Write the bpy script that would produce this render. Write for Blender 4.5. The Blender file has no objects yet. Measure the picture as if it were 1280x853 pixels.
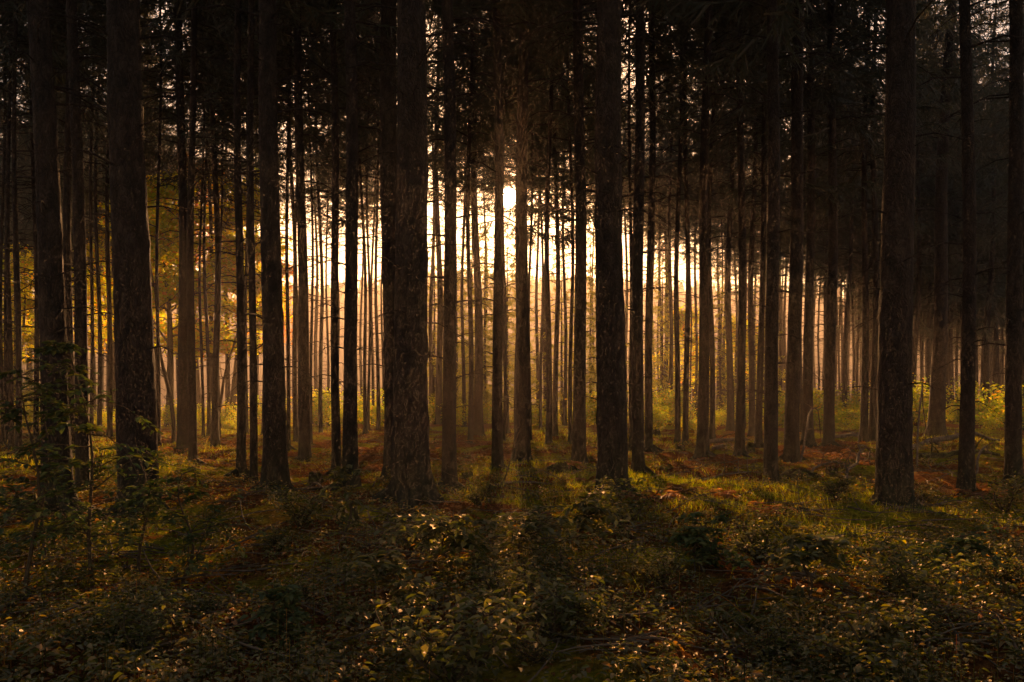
import bpy, math, random
import numpy as np
from math import radians as R

# ------------------------------------------------------------------ camera, world, sun, exposure
scene = bpy.context.scene
C = scene.collection
CAMH, F, HY = 1.7, 1067.0, 490.0          # eye height (m), focal length and horizon row in photo pixels
cd = bpy.data.cameras.new('camera')
cam = bpy.data.objects.new('camera', cd)
C.objects.link(cam)
cd.lens = 30.0; cd.sensor_width = 36.0
cd.shift_y = (HY - 426.5) / 1280.0
cd.clip_start = 0.1; cd.clip_end = 5000
cam.location = (0, 0, CAMH)
cam.rotation_euler = (R(90), 0, 0)
scene.camera = cam

SUN_EL = math.atan((HY - 247.0) / F)
SUN_AZ = math.atan((636.0 - 640.0) / F)    # from +Y towards +X
SD = np.array([math.sin(SUN_AZ) * math.cos(SUN_EL), math.cos(SUN_AZ) * math.cos(SUN_EL), math.sin(SUN_EL)])
SUN_STRENGTH, SKY_STRENGTH, EXPOSURE, HAZE = 5.0, 0.05, 1.85, 0.0007

w = bpy.data.worlds.new('World'); scene.world = w; w.use_nodes = True
nt = w.node_tree; nt.nodes.clear()
out = nt.nodes.new('ShaderNodeOutputWorld')
bg = nt.nodes.new('ShaderNodeBackground')
sky = nt.nodes.new('ShaderNodeTexSky'); sky.sky_type = 'NISHITA'; sky.sun_disc = False
sky.sun_elevation = SUN_EL; sky.sun_rotation = SUN_AZ
sky.air_density = 1.3; sky.dust_density = 1.8; sky.ozone_density = 1.0; sky.altitude = 200
warm = nt.nodes.new('ShaderNodeMix'); warm.data_type = 'RGBA'; warm.blend_type = 'MULTIPLY'
warm.inputs[0].default_value = 1.0
warm.inputs[7].default_value = (1.0, 0.77, 0.68, 1)
nt.links.new(sky.outputs[0], warm.inputs[6])
# the sun's own disc, seen in the sky
tc = nt.nodes.new('ShaderNodeTexCoord')
dot = nt.nodes.new('ShaderNodeVectorMath'); dot.operation = 'DOT_PRODUCT'
dot.inputs[1].default_value = tuple(SD)
nt.links.new(tc.outputs['Generated'], dot.inputs[0])
mr = nt.nodes.new('ShaderNodeMapRange'); mr.interpolation_type = 'SMOOTHSTEP'
mr.inputs['From Min'].default_value = math.cos(R(0.62)); mr.inputs['From Max'].default_value = math.cos(R(0.35))
mr.inputs['To Min'].default_value = 0; mr.inputs['To Max'].default_value = 1
nt.links.new(dot.outputs['Value'], mr.inputs['Value'])
disc = nt.nodes.new('ShaderNodeMix'); disc.data_type = 'RGBA'
disc.inputs[7].default_value = (900, 720, 420, 1)
nt.links.new(mr.outputs[0], disc.inputs[0]); nt.links.new(warm.outputs[2], disc.inputs[6])
bg.inputs[1].default_value = SKY_STRENGTH
nt.links.new(disc.outputs[2], bg.inputs[0]); nt.links.new(bg.outputs[0], out.inputs[0])

sl = bpy.data.lights.new('sun', 'SUN'); so = bpy.data.objects.new('sun', sl); C.objects.link(so)
sl.energy = SUN_STRENGTH; sl.angle = R(0.5); sl.color = (1.0, 0.50, 0.19)
so.rotation_euler = (R(90) - SUN_EL, 0, R(180) - SUN_AZ)
so.location = tuple(SD * 60)

scene.view_settings.view_transform = 'Standard'
scene.view_settings.look = 'None'
scene.view_settings.exposure = EXPOSURE
scene.view_settings.gamma = 1.0
cy = scene.cycles
cy.use_denoising = True
try: cy.denoiser = 'OPENIMAGEDENOISE'
except Exception: pass
cy.max_bounces = 5; cy.diffuse_bounces = 2; cy.glossy_bounces = 1; cy.transmission_bounces = 3
cy.transparent_max_bounces = 4; cy.volume_bounces = 0
cy.use_adaptive_sampling = True; cy.adaptive_threshold = 0.02
cy.sample_clamp_indirect = 3.0
cy.caustics_reflective = False; cy.caustics_refractive = False

rng = np.random.default_rng(11)

# ------------------------------------------------------------------ helpers
def mesh_obj(name, V, Q, mat, parent=None, smooth=False):
    return link_mesh(name, mk_mesh(name, V, Q, mat, smooth), parent)

def mk_mesh(name, V, Q, mat, smooth=False):
    V = np.asarray(V, np.float32).reshape(-1, 3); Q = np.asarray(Q, np.int32).reshape(-1, 4)
    me = bpy.data.meshes.new(name)
    me.vertices.add(len(V)); me.vertices.foreach_set('co', V.ravel())
    me.loops.add(Q.size); me.loops.foreach_set('vertex_index', Q.ravel())
    me.polygons.add(len(Q))
    me.polygons.foreach_set('loop_start', np.arange(0, Q.size, 4, dtype=np.int32))
    me.polygons.foreach_set('loop_total', np.full(len(Q), 4, np.int32))
    if smooth: me.polygons.foreach_set('use_smooth', np.ones(len(Q), bool))
    me.materials.append(mat)
    me.update(); me.validate()
    return me

def link_mesh(name, me, parent=None):
    o = bpy.data.objects.new(name, me); C.objects.link(o)
    if parent is not None: o.parent = parent
    return o

def empty(name, loc, rz=0.0):
    o = bpy.data.objects.new(name, None); C.objects.link(o)
    o.location = loc; o.rotation_euler = (0, 0, rz); o.empty_display_size = 0.2
    return o

def tag(o, label=None, cat=None, group=None, kind=None):
    if label: o['label'] = label
    if cat: o['category'] = cat
    if group: o['group'] = group
    if kind: o['kind'] = kind
    return o

class Acc:
    def __init__(s): s.V = []; s.Q = []; s.n = 0
    def add(s, V, Q):
        V = np.asarray(V).reshape(-1, 3); s.V.append(V); s.Q.append(np.asarray(Q).reshape(-1, 4) + s.n); s.n += len(V)
    def get(s): return np.concatenate(s.V), np.concatenate(s.Q)

def norm(a): return a / np.maximum(np.linalg.norm(a, axis=-1, keepdims=True), 1e-9)

def tubes(P, r, n=4, lobes=None):
    """P (T,K,3) paths, r (T,K) radii -> verts, quads"""
    P = np.asarray(P, float); r = np.asarray(r, float)
    if P.ndim == 2: P = P[None]; r = r[None]
    T, K, _ = P.shape
    t = norm(np.gradient(P, axis=1))
    ref = np.where(np.abs(t[:, :1, 2:3]) > 0.8, np.array([1.0, 0, 0]), np.array([0, 0, 1.0]))
    a = norm(np.cross(t, np.broadcast_to(ref, t.shape))); b = np.cross(t, a)
    th = np.linspace(0, 2 * np.pi, n, endpoint=False)
    rr = np.repeat(r[:, :, None], n, 2) if lobes is None else r[:, :, None] * lobes
    V = P[:, :, None] + rr[..., None] * (np.cos(th)[:, None] * a[:, :, None] + np.sin(th)[:, None] * b[:, :, None])
    i = np.arange(K - 1)[:, None] * n; j = np.arange(n)[None]
    q = np.stack([i + j, i + (j + 1) % n, i + n + (j + 1) % n, i + n + j], -1).reshape(-1, 4)
    Q = (np.arange(T)[:, None, None] * (K * n) + q[None]).reshape(-1, 4)
    return V.reshape(-1, 3), Q

def leaves(pos, d, nrm, L, W, fold=0.25):
    """pointed leaves of two faces folded along the midrib; pos (N,3), d direction, nrm rough up"""
    d = norm(d); s = norm(np.cross(d, nrm)); u = np.cross(s, d)
    L = np.asarray(L).reshape(-1, 1); W = np.asarray(W).reshape(-1, 1)
    f = fold * W
    V = np.stack([pos, pos + d * L * .30 - s * W * .5 + u * f, pos + d * L * .68 - s * W * .38 + u * f * .8 - u * L * .03,
                  pos + d * L - u * L * .12,
                  pos + d * L * .68 + s * W * .38 + u * f * .8 - u * L * .03, pos + d * L * .30 + s * W * .5 + u * f], 1)
    N = len(pos); base = np.arange(N)[:, None] * 6
    Q = np.concatenate([base + np.array([0, 1, 2, 3]), base + np.array([0, 3, 4, 5])])
    return V.reshape(-1, 3), Q

def strips(pos, d, side, L, W):
    """flat tapering blades"""
    d = norm(d); s = norm(side); L = np.asarray(L).reshape(-1, 1); W = np.asarray(W).reshape(-1, 1)
    V = np.stack([pos - s * W * .35, pos + s * W * .35, pos + d * L + s * W * .12, pos + d * L * .96 - s * W * .12], 1)
    V[:, 1] += d * L * .0; V[:, 0] += d * L * 0.0
    Q = np.arange(len(pos))[:, None] * 4 + np.arange(4)
    return V.reshape(-1, 3), Q

def rdir(n, up=0.0, spread=1.0):
    v = rng.normal(size=(n, 3)); v[:, 2] = v[:, 2] * spread + up
    return norm(v)

def ground_z(x, y):
    x = np.asarray(x, float); y = np.asarray(y, float)
    z = 0.07 * np.sin(x * .9 + 1.3) * np.cos(y * .7 + .4) + 0.05 * np.sin(x * 2.1 + y * 1.3) + 0.03 * np.sin(x * 3.7 - y * 2.9 + 1)
    z = z + 0.10 * np.sin(x * .21 + 2) * np.sin(y * .17)
    z = z * np.clip(1.2 - np.abs(y) / 90, .1, 1)
    far = np.clip((y - 78) / 70, 0, 1); far = far * far * (3 - 2 * far)
    z = z - 14 * far
    h = np.clip((y - 190 - 25 * np.sin(x * .011)) / 230, 0, 1); h = h * h * (3 - 2 * h)
    ridge = 52 + 5 * np.sin(x * .009 + .5) + 3 * np.sin(x * .023 + 1.7)
    return z + h * ridge

def wpos(px, d):
    x = (px - 640.0) / F * d
    return x, d

# ------------------------------------------------------------------ materials
def new_mat(name):
    m = bpy.data.materials.new(name); m.use_nodes = True
    n = m.node_tree; n.nodes.clear()
    o = n.nodes.new('ShaderNodeOutputMaterial')
    return m, n, o

def ramp(n, stops):
    r = n.nodes.new('ShaderNodeValToRGB'); e = r.color_ramp.elements
    e[0].position, e[0].color = stops[0][0], (*stops[0][1], 1)
    e[1].position, e[1].color = stops[-1][0], (*stops[-1][1], 1)
    for p, c in stops[1:-1]:
        k = e.new(p); k.color = (*c, 1)
    return r

def leaf_mat(name, stops, trans=0.45, gloss=0.05, rough=0.5, tgain=1.3, sheen=0):
    m, n, o = new_mat(name); L = n.links
    g = n.nodes.new('ShaderNodeNewGeometry')
    rp = ramp(n, stops); L.new(g.outputs['Random Per Island'], rp.inputs[0])
    hv = n.nodes.new('ShaderNodeHueSaturation'); hv.inputs['Value'].default_value = tgain
    hv.inputs['Saturation'].default_value = 1.15
    L.new(rp.outputs[0], hv.inputs['Color'])
    d = n.nodes.new('ShaderNodeBsdfDiffuse'); t = n.nodes.new('ShaderNodeBsdfTranslucent')
    L.new(rp.outputs[0], d.inputs[0]); L.new(hv.outputs[0], t.inputs[0])
    m1 = n.nodes.new('ShaderNodeMixShader'); m1.inputs[0].default_value = trans
    L.new(d.outputs[0], m1.inputs[1]); L.new(t.outputs[0], m1.inputs[2])
    gl = n.nodes.new('ShaderNodeBsdfGlossy'); gl.inputs['Roughness'].default_value = rough
    gl.inputs[0].default_value = (1, 1, 1, 1)
    m2 = n.nodes.new('ShaderNodeMixShader'); m2.inputs[0].default_value = gloss
    if sheen:
        fr = n.nodes.new('ShaderNodeFresnel'); fr.inputs[0].default_value = 1.45
        ma = n.nodes.new('ShaderNodeMath'); ma.operation = 'MULTIPLY'; ma.inputs[1].default_value = sheen
        L.new(fr.outputs[0], ma.inputs[0]); L.new(ma.outputs[0], m2.inputs[0])
        gl.inputs[0].default_value = (1, .85, .7, 1)
    L.new(m1.outputs[0], m2.inputs[1]); L.new(gl.outputs[0], m2.inputs[2])
    L.new(m2.outputs[0], o.inputs[0])
    return m

def noise_mat(name, stops, scale, rough=0.9, bump=0.6, dist=0.02, stretch=(1, 1, 1), scale2=None, detail=6, coord='Object', spec=0.05):
    m, n, o = new_mat(name); L = n.links
    tc = n.nodes.new('ShaderNodeTexCoord'); mp = n.nodes.new('ShaderNodeMapping')
    mp.inputs['Scale'].default_value = stretch
    L.new(tc.outputs[coord], mp.inputs[0])
    nz = n.nodes.new('ShaderNodeTexNoise'); nz.inputs['Scale'].default_value = scale; nz.inputs['Detail'].default_value = detail
    nz.inputs['Roughness'].default_value = 0.65
    L.new(mp.outputs[0], nz.inputs['Vector'])
    rp = ramp(n, stops); L.new(nz.outputs[0], rp.inputs[0])
    p = n.nodes.new('ShaderNodeBsdfPrincipled'); p.inputs['Roughness'].default_value = rough
    p.inputs['Specular IOR Level'].default_value = spec
    L.new(rp.outputs[0], p.inputs['Base Color'])
    nz2 = n.nodes.new('ShaderNodeTexNoise'); nz2.inputs['Scale'].default_value = scale2 or scale * 3; nz2.inputs['Detail'].default_value = 5
    L.new(mp.outputs[0], nz2.inputs['Vector'])
    bp = n.nodes.new('ShaderNodeBump'); bp.inputs['Strength'].default_value = bump; bp.inputs['Distance'].default_value = dist
    L.new(nz2.outputs[0], bp.inputs['Height']); L.new(bp.outputs[0], p.inputs['Normal'])
    L.new(p.outputs[0], o.inputs[0])
    return m

# spruce bark: flaky plates from stretched voronoi cells over noise
def bark_mat():
    m, n, o = new_mat('spruce_bark'); L = n.links
    tc = n.nodes.new('ShaderNodeTexCoord'); mp = n.nodes.new('ShaderNodeMapping'); mp.inputs['Scale'].default_value = (1, 1, .45)
    L.new(tc.outputs['Object'], mp.inputs[0])
    nz = n.nodes.new('ShaderNodeTexNoise'); nz.inputs['Scale'].default_value = 9; nz.inputs['Detail'].default_value = 7
    L.new(mp.outputs[0], nz.inputs['Vector'])
    add = n.nodes.new('ShaderNodeMix'); add.data_type = 'RGBA'; add.blend_type = 'LINEAR_LIGHT'; add.inputs[0].default_value = .12
    L.new(mp.outputs[0], add.inputs[6]); L.new(nz.outputs['Color'], add.inputs[7])
    vo = n.nodes.new('ShaderNodeTexVoronoi'); vo.inputs['Scale'].default_value = 17; vo.feature = 'DISTANCE_TO_EDGE'
    L.new(add.outputs[2], vo.inputs['Vector'])
    rp = ramp(n, [(0.25, (.013, .009, .008)), (.5, (.034, .022, .016)), (.72, (.07, .048, .036))])
    L.new(nz.outputs[0], rp.inputs[0])
    cr = ramp(n, [(0.0, (.35, .33, .30)), (.12, (1, 1, 1))]); L.new(vo.outputs['Distance'], cr.inputs[0])
    mu = n.nodes.new('ShaderNodeMix'); mu.data_type = 'RGBA'; mu.blend_type = 'MULTIPLY'; mu.inputs[0].default_value = 1
    L.new(rp.outputs[0], mu.inputs[6]); L.new(cr.outputs[0], mu.inputs[7])
    p = n.nodes.new('ShaderNodeBsdfPrincipled'); p.inputs['Roughness'].default_value = .85; p.inputs['Specular IOR Level'].default_value = .25
    # green algae and moss low on the stem
    sep = n.nodes.new('ShaderNodeSeparateXYZ'); L.new(tc.outputs['Object'], sep.inputs[0])
    mh = n.nodes.new('ShaderNodeMapRange'); mh.inputs['From Min'].default_value = .1; mh.inputs['From Max'].default_value = 1.1
    mh.inputs['To Min'].default_value = .75; mh.inputs['To Max'].default_value = 0
    L.new(sep.outputs[2], mh.inputs[0])
    mm = n.nodes.new('ShaderNodeMath'); mm.operation = 'MULTIPLY'; L.new(mh.outputs[0], mm.inputs[0]); L.new(nz.outputs[0], mm.inputs[1])
    mo = n.nodes.new('ShaderNodeMix'); mo.data_type = 'RGBA'; mo.inputs[7].default_value = (.05, .06, .015, 1)
    L.new(mm.outputs[0], mo.inputs[0]); L.new(mu.outputs[2], mo.inputs[6])
    L.new(mo.outputs[2], p.inputs['Base Color'])
    bp = n.nodes.new('ShaderNodeBump'); bp.inputs['Strength'].default_value = 1; bp.inputs['Distance'].default_value = .03
    hm = n.nodes.new('ShaderNodeMath'); hm.operation = 'MULTIPLY_ADD'; hm.inputs[1].default_value = 1.6
    L.new(vo.outputs['Distance'], hm.inputs[0]); L.new(nz.outputs[0], hm.inputs[2])
    L.new(hm.outputs[0], bp.inputs['Height']); L.new(bp.outputs[0], p.inputs['Normal'])
    L.new(p.outputs[0], o.inputs[0])
    return m

def ground_mat():
    m, n, o = new_mat('forest_floor'); L = n.links
    tc = n.nodes.new('ShaderNodeTexCoord')
    def nz(s, d=6):
        k = n.nodes.new('ShaderNodeTexNoise'); k.inputs['Scale'].default_value = s; k.inputs['Detail'].default_value = d
        k.inputs['Roughness'].default_value = .7; L.new(tc.outputs['Object'], k.inputs['Vector']); return k
    a, b, c = nz(14), nz(.35, 4), nz(60, 3)
    lit = ramp(n, [(.3, (.04, .018, .008)), (.5, (.15, .062, .02)), (.7, (.28, .12, .035))]); L.new(a.outputs[0], lit.inputs[0])
    mos = ramp(n, [(.3, (.06, .07, .006)), (.65, (.34, .33, .02))]); L.new(a.outputs[0], mos.inputs[0])
    mk = ramp(n, [(.47, (0, 0, 0)), (.58, (1, 1, 1))]); L.new(b.outputs[0], mk.inputs[0])
    mx = n.nodes.new('ShaderNodeMix'); mx.data_type = 'RGBA'
    L.new(mk.outputs[0], mx.inputs[0]); L.new(lit.outputs[0], mx.inputs[6]); L.new(mos.outputs[0], mx.inputs[7])
    p = n.nodes.new('ShaderNodeBsdfPrincipled'); p.inputs['Roughness'].default_value = .95; p.inputs['Specular IOR Level'].default_value = 0
    L.new(mx.outputs[2], p.inputs['Base Color'])
    bp = n.nodes.new('ShaderNodeBump'); bp.inputs['Strength'].default_value = 1; bp.inputs['Distance'].default_value = .05
    ad = n.nodes.new('ShaderNodeMath'); ad.operation = 'ADD'; L.new(a.outputs[0], ad.inputs[0]); L.new(c.outputs[0], ad.inputs[1])
    L.new(ad.outputs[0], bp.inputs['Height']); L.new(bp.outputs[0], p.inputs['Normal'])
    L.new(p.outputs[0], o.inputs[0])
    return m

M = {}
M['bark'] = bark_mat()
M['ground'] = ground_mat()
M['wood'] = noise_mat('dead_wood', [(.3, (.06, .045, .03)), (.7, (.20, .15, .10))], 8, stretch=(1, 1, 1))
M['moss'] = noise_mat('moss', [(.35, (.03, .035, .008)), (.5, (.06, .045, .02)), (.7, (.14, .16, .03))], 12, scale2=50, dist=.03)
M['cutwood'] = noise_mat('cut_wood', [(.3, (.16, .11, .06)), (.7, (.30, .22, .13))], 10)
M['needle'] = leaf_mat('spruce_needles', [(0, (.026, .034, .018)), (.7, (.046, .052, .028)), (1, (.08, .062, .035))], .25, .04, .5)
M['younggreen'] = leaf_mat('young_conifer_needles', [(0, (.07, .09, .015)), (.6, (.17, .18, .03)), (1, (.28, .22, .04))], .6, .02)
M['autumn'] = leaf_mat('autumn_leaves', [(0, (.24, .32, .02)), (.45, (.50, .50, .02)), (.8, (.66, .50, .03)), (1, (.60, .22, .03))], .7, .02)
M['redleaf'] = leaf_mat('rusty_leaves', [(0, (.30, .20, .03)), (.5, (.48, .20, .04)), (1, (.42, .09, .02))], .62, .03)
M['bush'] = leaf_mat('bush_leaves', [(0, (.14, .22, .015)), (.5, (.32, .38, .02)), (.85, (.50, .42, .03)), (1, (.55, .25, .03))], .68, .03)
M['beech'] = leaf_mat('beech_leaves', [(0, (.035, .060, .012)), (.6, (.07, .095, .018)), (1, (.16, .15, .03))], .4, .04, .6)
M['maple'] = leaf_mat('maple_leaves', [(0, (.05, .062, .014)), (.6, (.11, .12, .024)), (.93, (.22, .18, .05)), (1, (.45, .38, .05))], .52, .05, .6, sheen=.11)
M['bramble'] = leaf_mat('bramble_leaves', [(0, (.05, .058, .014)), (.6, (.12, .125, .024)), (.9, (.24, .17, .04)), (1, (.38, .18, .05))], .52, .05, .6, sheen=.11)
M['litter'] = leaf_mat('fallen_leaves', [(0, (.05, .022, .010)), (.5, (.14, .055, .018)), (.85, (.24, .10, .03)), (1, (.30, .18, .04))], .25, .006, .5)
M['bracken'] = leaf_mat('dead_bracken', [(0, (.12, .05, .018)), (.5, (.26, .11, .035)), (1, (.38, .20, .07))], .45, .05, .5)
M['grass'] = leaf_mat('grass_blades', [(0, (.08, .12, .01)), (.6, (.30, .33, .02)), (1, (.40, .28, .05))], .6, .006, .6)
M['hillwood'] = leaf_mat('hill_wood', [(0, (.03, .035, .02)), (1, (.08, .06, .03))], .1, 0, .5)
M['stem'] = noise_mat('twig_bark', [(.3, (.05, .035, .02)), (.7, (.12, .085, .05))], 20, bump=.3)

# ------------------------------------------------------------------ ground, hill, haze
def axis(lo, hi, fine_lo, fine_hi, step, grow=1.10):
    a = list(np.arange(fine_lo, fine_hi, step)); s = step
    while a[-1] < hi: s = min(s * grow, 25); a.append(a[-1] + s)
    s = step
    while a[0] > lo: s = min(s * grow, 25); a.insert(0, a[0] - s)
    return np.array(a)
gx = axis(-700, 700, -22, 22, .22); gy = axis(-120, 900, 2, 45, .22, 1.08)
X, Y = np.meshgrid(gx, gy)
rough = (np.abs(X) < 60) & (Y < 90)
Z = ground_z(X, Y) + np.where(rough, rng.normal(0, .012, X.shape), 0)
nx, ny = len(gx), len(gy)
ii = (np.arange(ny - 1)[:, None] * nx + np.arange(nx - 1)[None]).reshape(-1)
mesh_q = np.stack([ii, ii + 1, ii + nx + 1, ii + nx], -1)
g = mesh_obj('ground', np.stack([X, Y, Z], -1), mesh_q, M['ground'], smooth=True)
tag(g, kind='structure')

# far wood covering the hill beyond the valley: ragged conifers, far too many to count
def hill_wood():
    n = 9000
    x = rng.uniform(-420, 420, n); y = rng.uniform(215, 470, n)
    k = np.abs(x) < y * .75; x, y = x[k], y[k]; n = len(x)
    z = ground_z(x, y)
    h = rng.uniform(9, 17, n); r = h * rng.uniform(.14, .2, n)
    A = Acc()
    for lev in range(3):
        f0, f1 = lev * .3, lev * .3 + .45 if lev < 2 else 1.0
        P = np.stack([np.stack([x, y, z + h * f0], -1), np.stack([x, y, z + h * f1], -1)], 1)
        rad = np.stack([r * (1.05 - f0), r * .12 * np.ones(n)], 1)
        V, Q = tubes(P, rad, 5); V = V + rng.normal(0, .25, V.shape)
        A.add(V, Q)
    o = mesh_obj('hill_wood', *A.get(), M['hillwood'])
    tag(o, 'far wood of dark conifers covering the misty hillside beyond the forest edge', 'wood', kind='stuff')
hill_wood()

def haze_box():
    V = np.array([[x, y, z] for z in (-20, 76) for y in (-130, 935) for x in (-735, 735)], float)
    Q = [[0, 2, 3, 1], [4, 5, 7, 6], [0, 1, 5, 4], [2, 6, 7, 3], [0, 4, 6, 2], [1, 3, 7, 5]]
    m, n, o = new_mat('haze_air')
    v = n.nodes.new('ShaderNodeVolumePrincipled')
    v.inputs['Color'].default_value = (.97, .83, .73, 1); v.inputs['Density'].default_value = HAZE
    v.inputs['Anisotropy'].default_value = .58
    n.links.new(v.outputs[0], o.inputs['Volume'])
    b = mesh_obj('haze', V, Q, m); tag(b, 'thin evening haze filling the forest and valley', 'haze', kind='stuff')
haze_box()

# ------------------------------------------------------------------ spruces
def make_trunk_mesh(dia, H, lean, seed, near, crown_z):
    r_ = np.random.default_rng(seed)
    n = 32 if near else 12
    hz = np.concatenate([[-.35, 0, .06, .13, .22, .34, .5, .75, 1.1], np.linspace(1.25, 9, 44 if near else 8), np.linspace(9.6, H, 14 if near else 10)])
    K = len(hz)
    wob = .05 if near else .09
    ph = r_.uniform(0, 6.28, 4)
    cx = lean[0] * hz / 10 + wob * np.sin(hz * .45 + ph[0]) * np.clip(hz / 6, 0, 1)
    cyy = lean[1] * hz / 10 + wob * np.sin(hz * .37 + ph[1]) * np.clip(hz / 6, 0, 1)
    r0 = dia / 2
    taper = np.clip(1.02 - .75 * np.clip(hz, 0, None) / H - .2 * (np.clip(hz, 0, None) / H) ** 4, .05, 2)
    flare = 1 + .28 * np.exp(-np.clip(hz, 0, None) / .16) + .12 * np.exp(-np.clip(hz, 0, None) / .9)
    rad = r0 * taper * flare
    th = np.linspace(0, 2 * np.pi, n, endpoint=False)
    nl = r_.integers(4, 7)
    lob = 1 + np.exp(-np.clip(hz, 0, None) / .25)[:, None] * .24 * np.sin(th * nl + ph[2])[None] + .16 * np.exp(-np.clip(hz, 0, None) / .6)[:, None] * np.sin(th * 2 + ph[3])[None]
    lob = lob * (1 + r_.normal(0, .028 if near else .03, (K, n)))
    P = np.stack([cx, cyy, hz], -1)
    A = Acc(); V, Q = tubes(P[None], rad[None], n, lob[None]); A.add(V, Q)
    if near:      # surface roots creeping out of the flare
        for k in range(r_.integers(3, 6)):
            a = r_.uniform(0, 6.28); Lr = r_.uniform(.3, .8); t = np.linspace(0, 1, 6)
            bend = r_.uniform(-.6, .6)
            ang = a + bend * t
            rp = np.stack([(r0 * .9 + Lr * t) * np.cos(ang), (r0 * .9 + Lr * t) * np.sin(ang), .16 * (1 - t) ** 2 - .06 * t + .0], -1)
            V, Q = tubes(rp[None], (r0 * .42 * (1 - t) ** .8 + .012)[None], 6); A.add(V, Q)
    # bare dead branches and short snags up the stem, live limbs above
    nb = int((H * 5.5) if near else H * 3.6)
    bz = 1.4 + (H - 2.4) * r_.uniform(0, 1, nb) ** .95
    a = r_.uniform(0, 6.28, nb)
    Lb = r_.uniform(.12, 1.0, nb) ** 1.1 * np.clip(.5 + bz / 7.0, .3, 1.7)
    Lb = np.where(bz > crown_z, r_.uniform(.9, 1.8, nb), Lb)
    t = np.linspace(0, 1, 4)
    x0 = np.interp(bz, hz, cx); y0 = np.interp(bz, hz, cyy); rr = np.interp(bz, hz, rad) * .9
    droop = r_.uniform(-.55, .12, nb)
    curl = r_.uniform(-.5, .5, nb)
    ang = a[:, None] + curl[:, None] * t[None]
    dist = rr[:, None] + Lb[:, None] * t[None]
    BP = np.stack([x0[:, None] + dist * np.cos(ang), y0[:, None] + dist * np.sin(ang), bz[:, None] + droop[:, None] * Lb[:, None] * t[None] ** 1.5 + .12 * Lb[:, None] * np.sin(t * 3)[None]], -1)
    br = (.006 + .009 * Lb)[:, None] * (1.15 - t)[None]
    V, Q = tubes(BP, br, 4); A.add(V, Q)
    # forks on the longer ones
    lg = np.where(Lb > .5)[0]
    if len(lg):
        st = BP[lg, 1 + (lg % 2)]; d = norm(BP[lg, 3] - BP[lg, 0]); sd = norm(np.cross(d, [0, 0, 1.0])) * np.where(lg % 2, 1, -1)[:, None]
        for q in (0.35, .6):
            e = st + (d * .6 + sd * q + np.array([0, 0, -.25])) * Lb[lg, None] * .45
            V, Q = tubes(np.stack([st, (st + e) / 2 + np.array([0, 0, .02]), e], 1), np.tile(np.array([.006, .005, .003]), (len(lg), 1)), 3); A.add(V, Q)
    return A.get(), (np.interp(crown_z, hz, cx), np.interp(crown_z, hz, cyy))

def crown_arrays(seed, z0, z1, rmax, dens=1.0, low_sparse=True):
    r_ = np.random.default_rng(seed)
    A = Acc()
    zs = []; z = z0
    while z < z1 - .3: zs.append(z); z += r_.uniform(.28, .5)
    bz, L, a = [], [], []
    for z in zs:
        f = (z - z0) / (z1 - z0)
        k = r_.integers(4, 7)
        if low_sparse and f < .2: k = r_.integers(1, 3 if f < .1 else 4)
        base = r_.uniform(0, 6.28)
        for i in range(k):
            bz.append(z + r_.uniform(-.15, .15)); a.append(base + i * 6.28 / k + r_.uniform(-.4, .4))
            L.append(rmax * (1 - f) ** .75 * r_.uniform(.45, 1.1) * (.75 + .25 * min(1, f / .12)) + .25)
    bz, L, a = map(np.array, (bz, L, a))
    t = np.linspace(0, 1, 5)
    dr = r_.uniform(-.55, -.12, len(L)) * (1 - .6 * (bz - z0) / (z1 - z0))
    P = np.stack([L[:, None] * t * np.cos(a)[:, None], L[:, None] * t * np.sin(a)[:, None],
                  bz[:, None] + L[:, None] * (dr[:, None] * t + .28 * t ** 2.5)], -1)
    V, Q = tubes(P, (.010 + .008 * L)[:, None] * (1.1 - t)[None], 3); A.add(V, Q)
    # sprays
    per = np.maximum((L * 15 * dens).astype(int), 4)
    idx = np.repeat(np.arange(len(L)), per)
    n = len(idx); tt = r_.uniform(.12, 1, n) ** .85
    k = np.clip((tt * 4).astype(int), 0, 3); fr = tt * 4 - k
    pos = P[idx, k] * (1 - fr)[:, None] + P[idx, k + 1] * fr[:, None]
    bd = norm(P[idx, k + 1] - P[idx, k]); side = norm(np.cross(bd, [0, 0, 1.0])) * r_.choice([-1, 1], n)[:, None]
    Ls = r_.uniform(.25, .75, n) * (1.15 - .6 * tt) * np.clip(L[idx] / 1.5, .5, 1.2)
    hang = r_.uniform(.1, 1.3, n)[:, None]
    d = norm(bd * .7 + side * r_.uniform(.2, 1, n)[:, None] + np.array([0, 0, -1.0]) * hang)
    wdir = r_.normal(size=(n, 3))
    sd = norm(np.cross(d, wdir))
    V, Q = strips(pos, d, sd, Ls, r_.uniform(.035, .075, n)); A.add(V, Q)
    # small twiglets off each spray
    for _ in range(3):
        s = r_.uniform(.15, .95, n)[:, None]
        p2 = pos + d * Ls[:, None] * s
        d2 = norm(d * .5 + r_.normal(size=(n, 3)) * .7 + np.array([0, 0, -.35]))
        V, Q = strips(p2, d2, np.cross(d2, r_.normal(size=(n, 3))), r_.uniform(.08, .26, n), r_.uniform(.025, .05, n)); A.add(V, Q)
    return A.get()

NV = 7
crown_shapes = []
for v in range(NV):
    crown_shapes.append(crown_arrays(100 + v, 0.0, 14.5, [3.0, 2.7, 3.3, 2.6, 3.1, 2.8, 2.5][v], dens=1.12))
crown_meshes = [mk_mesh('crown', *cs, M['needle']) for cs in crown_shapes]

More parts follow.
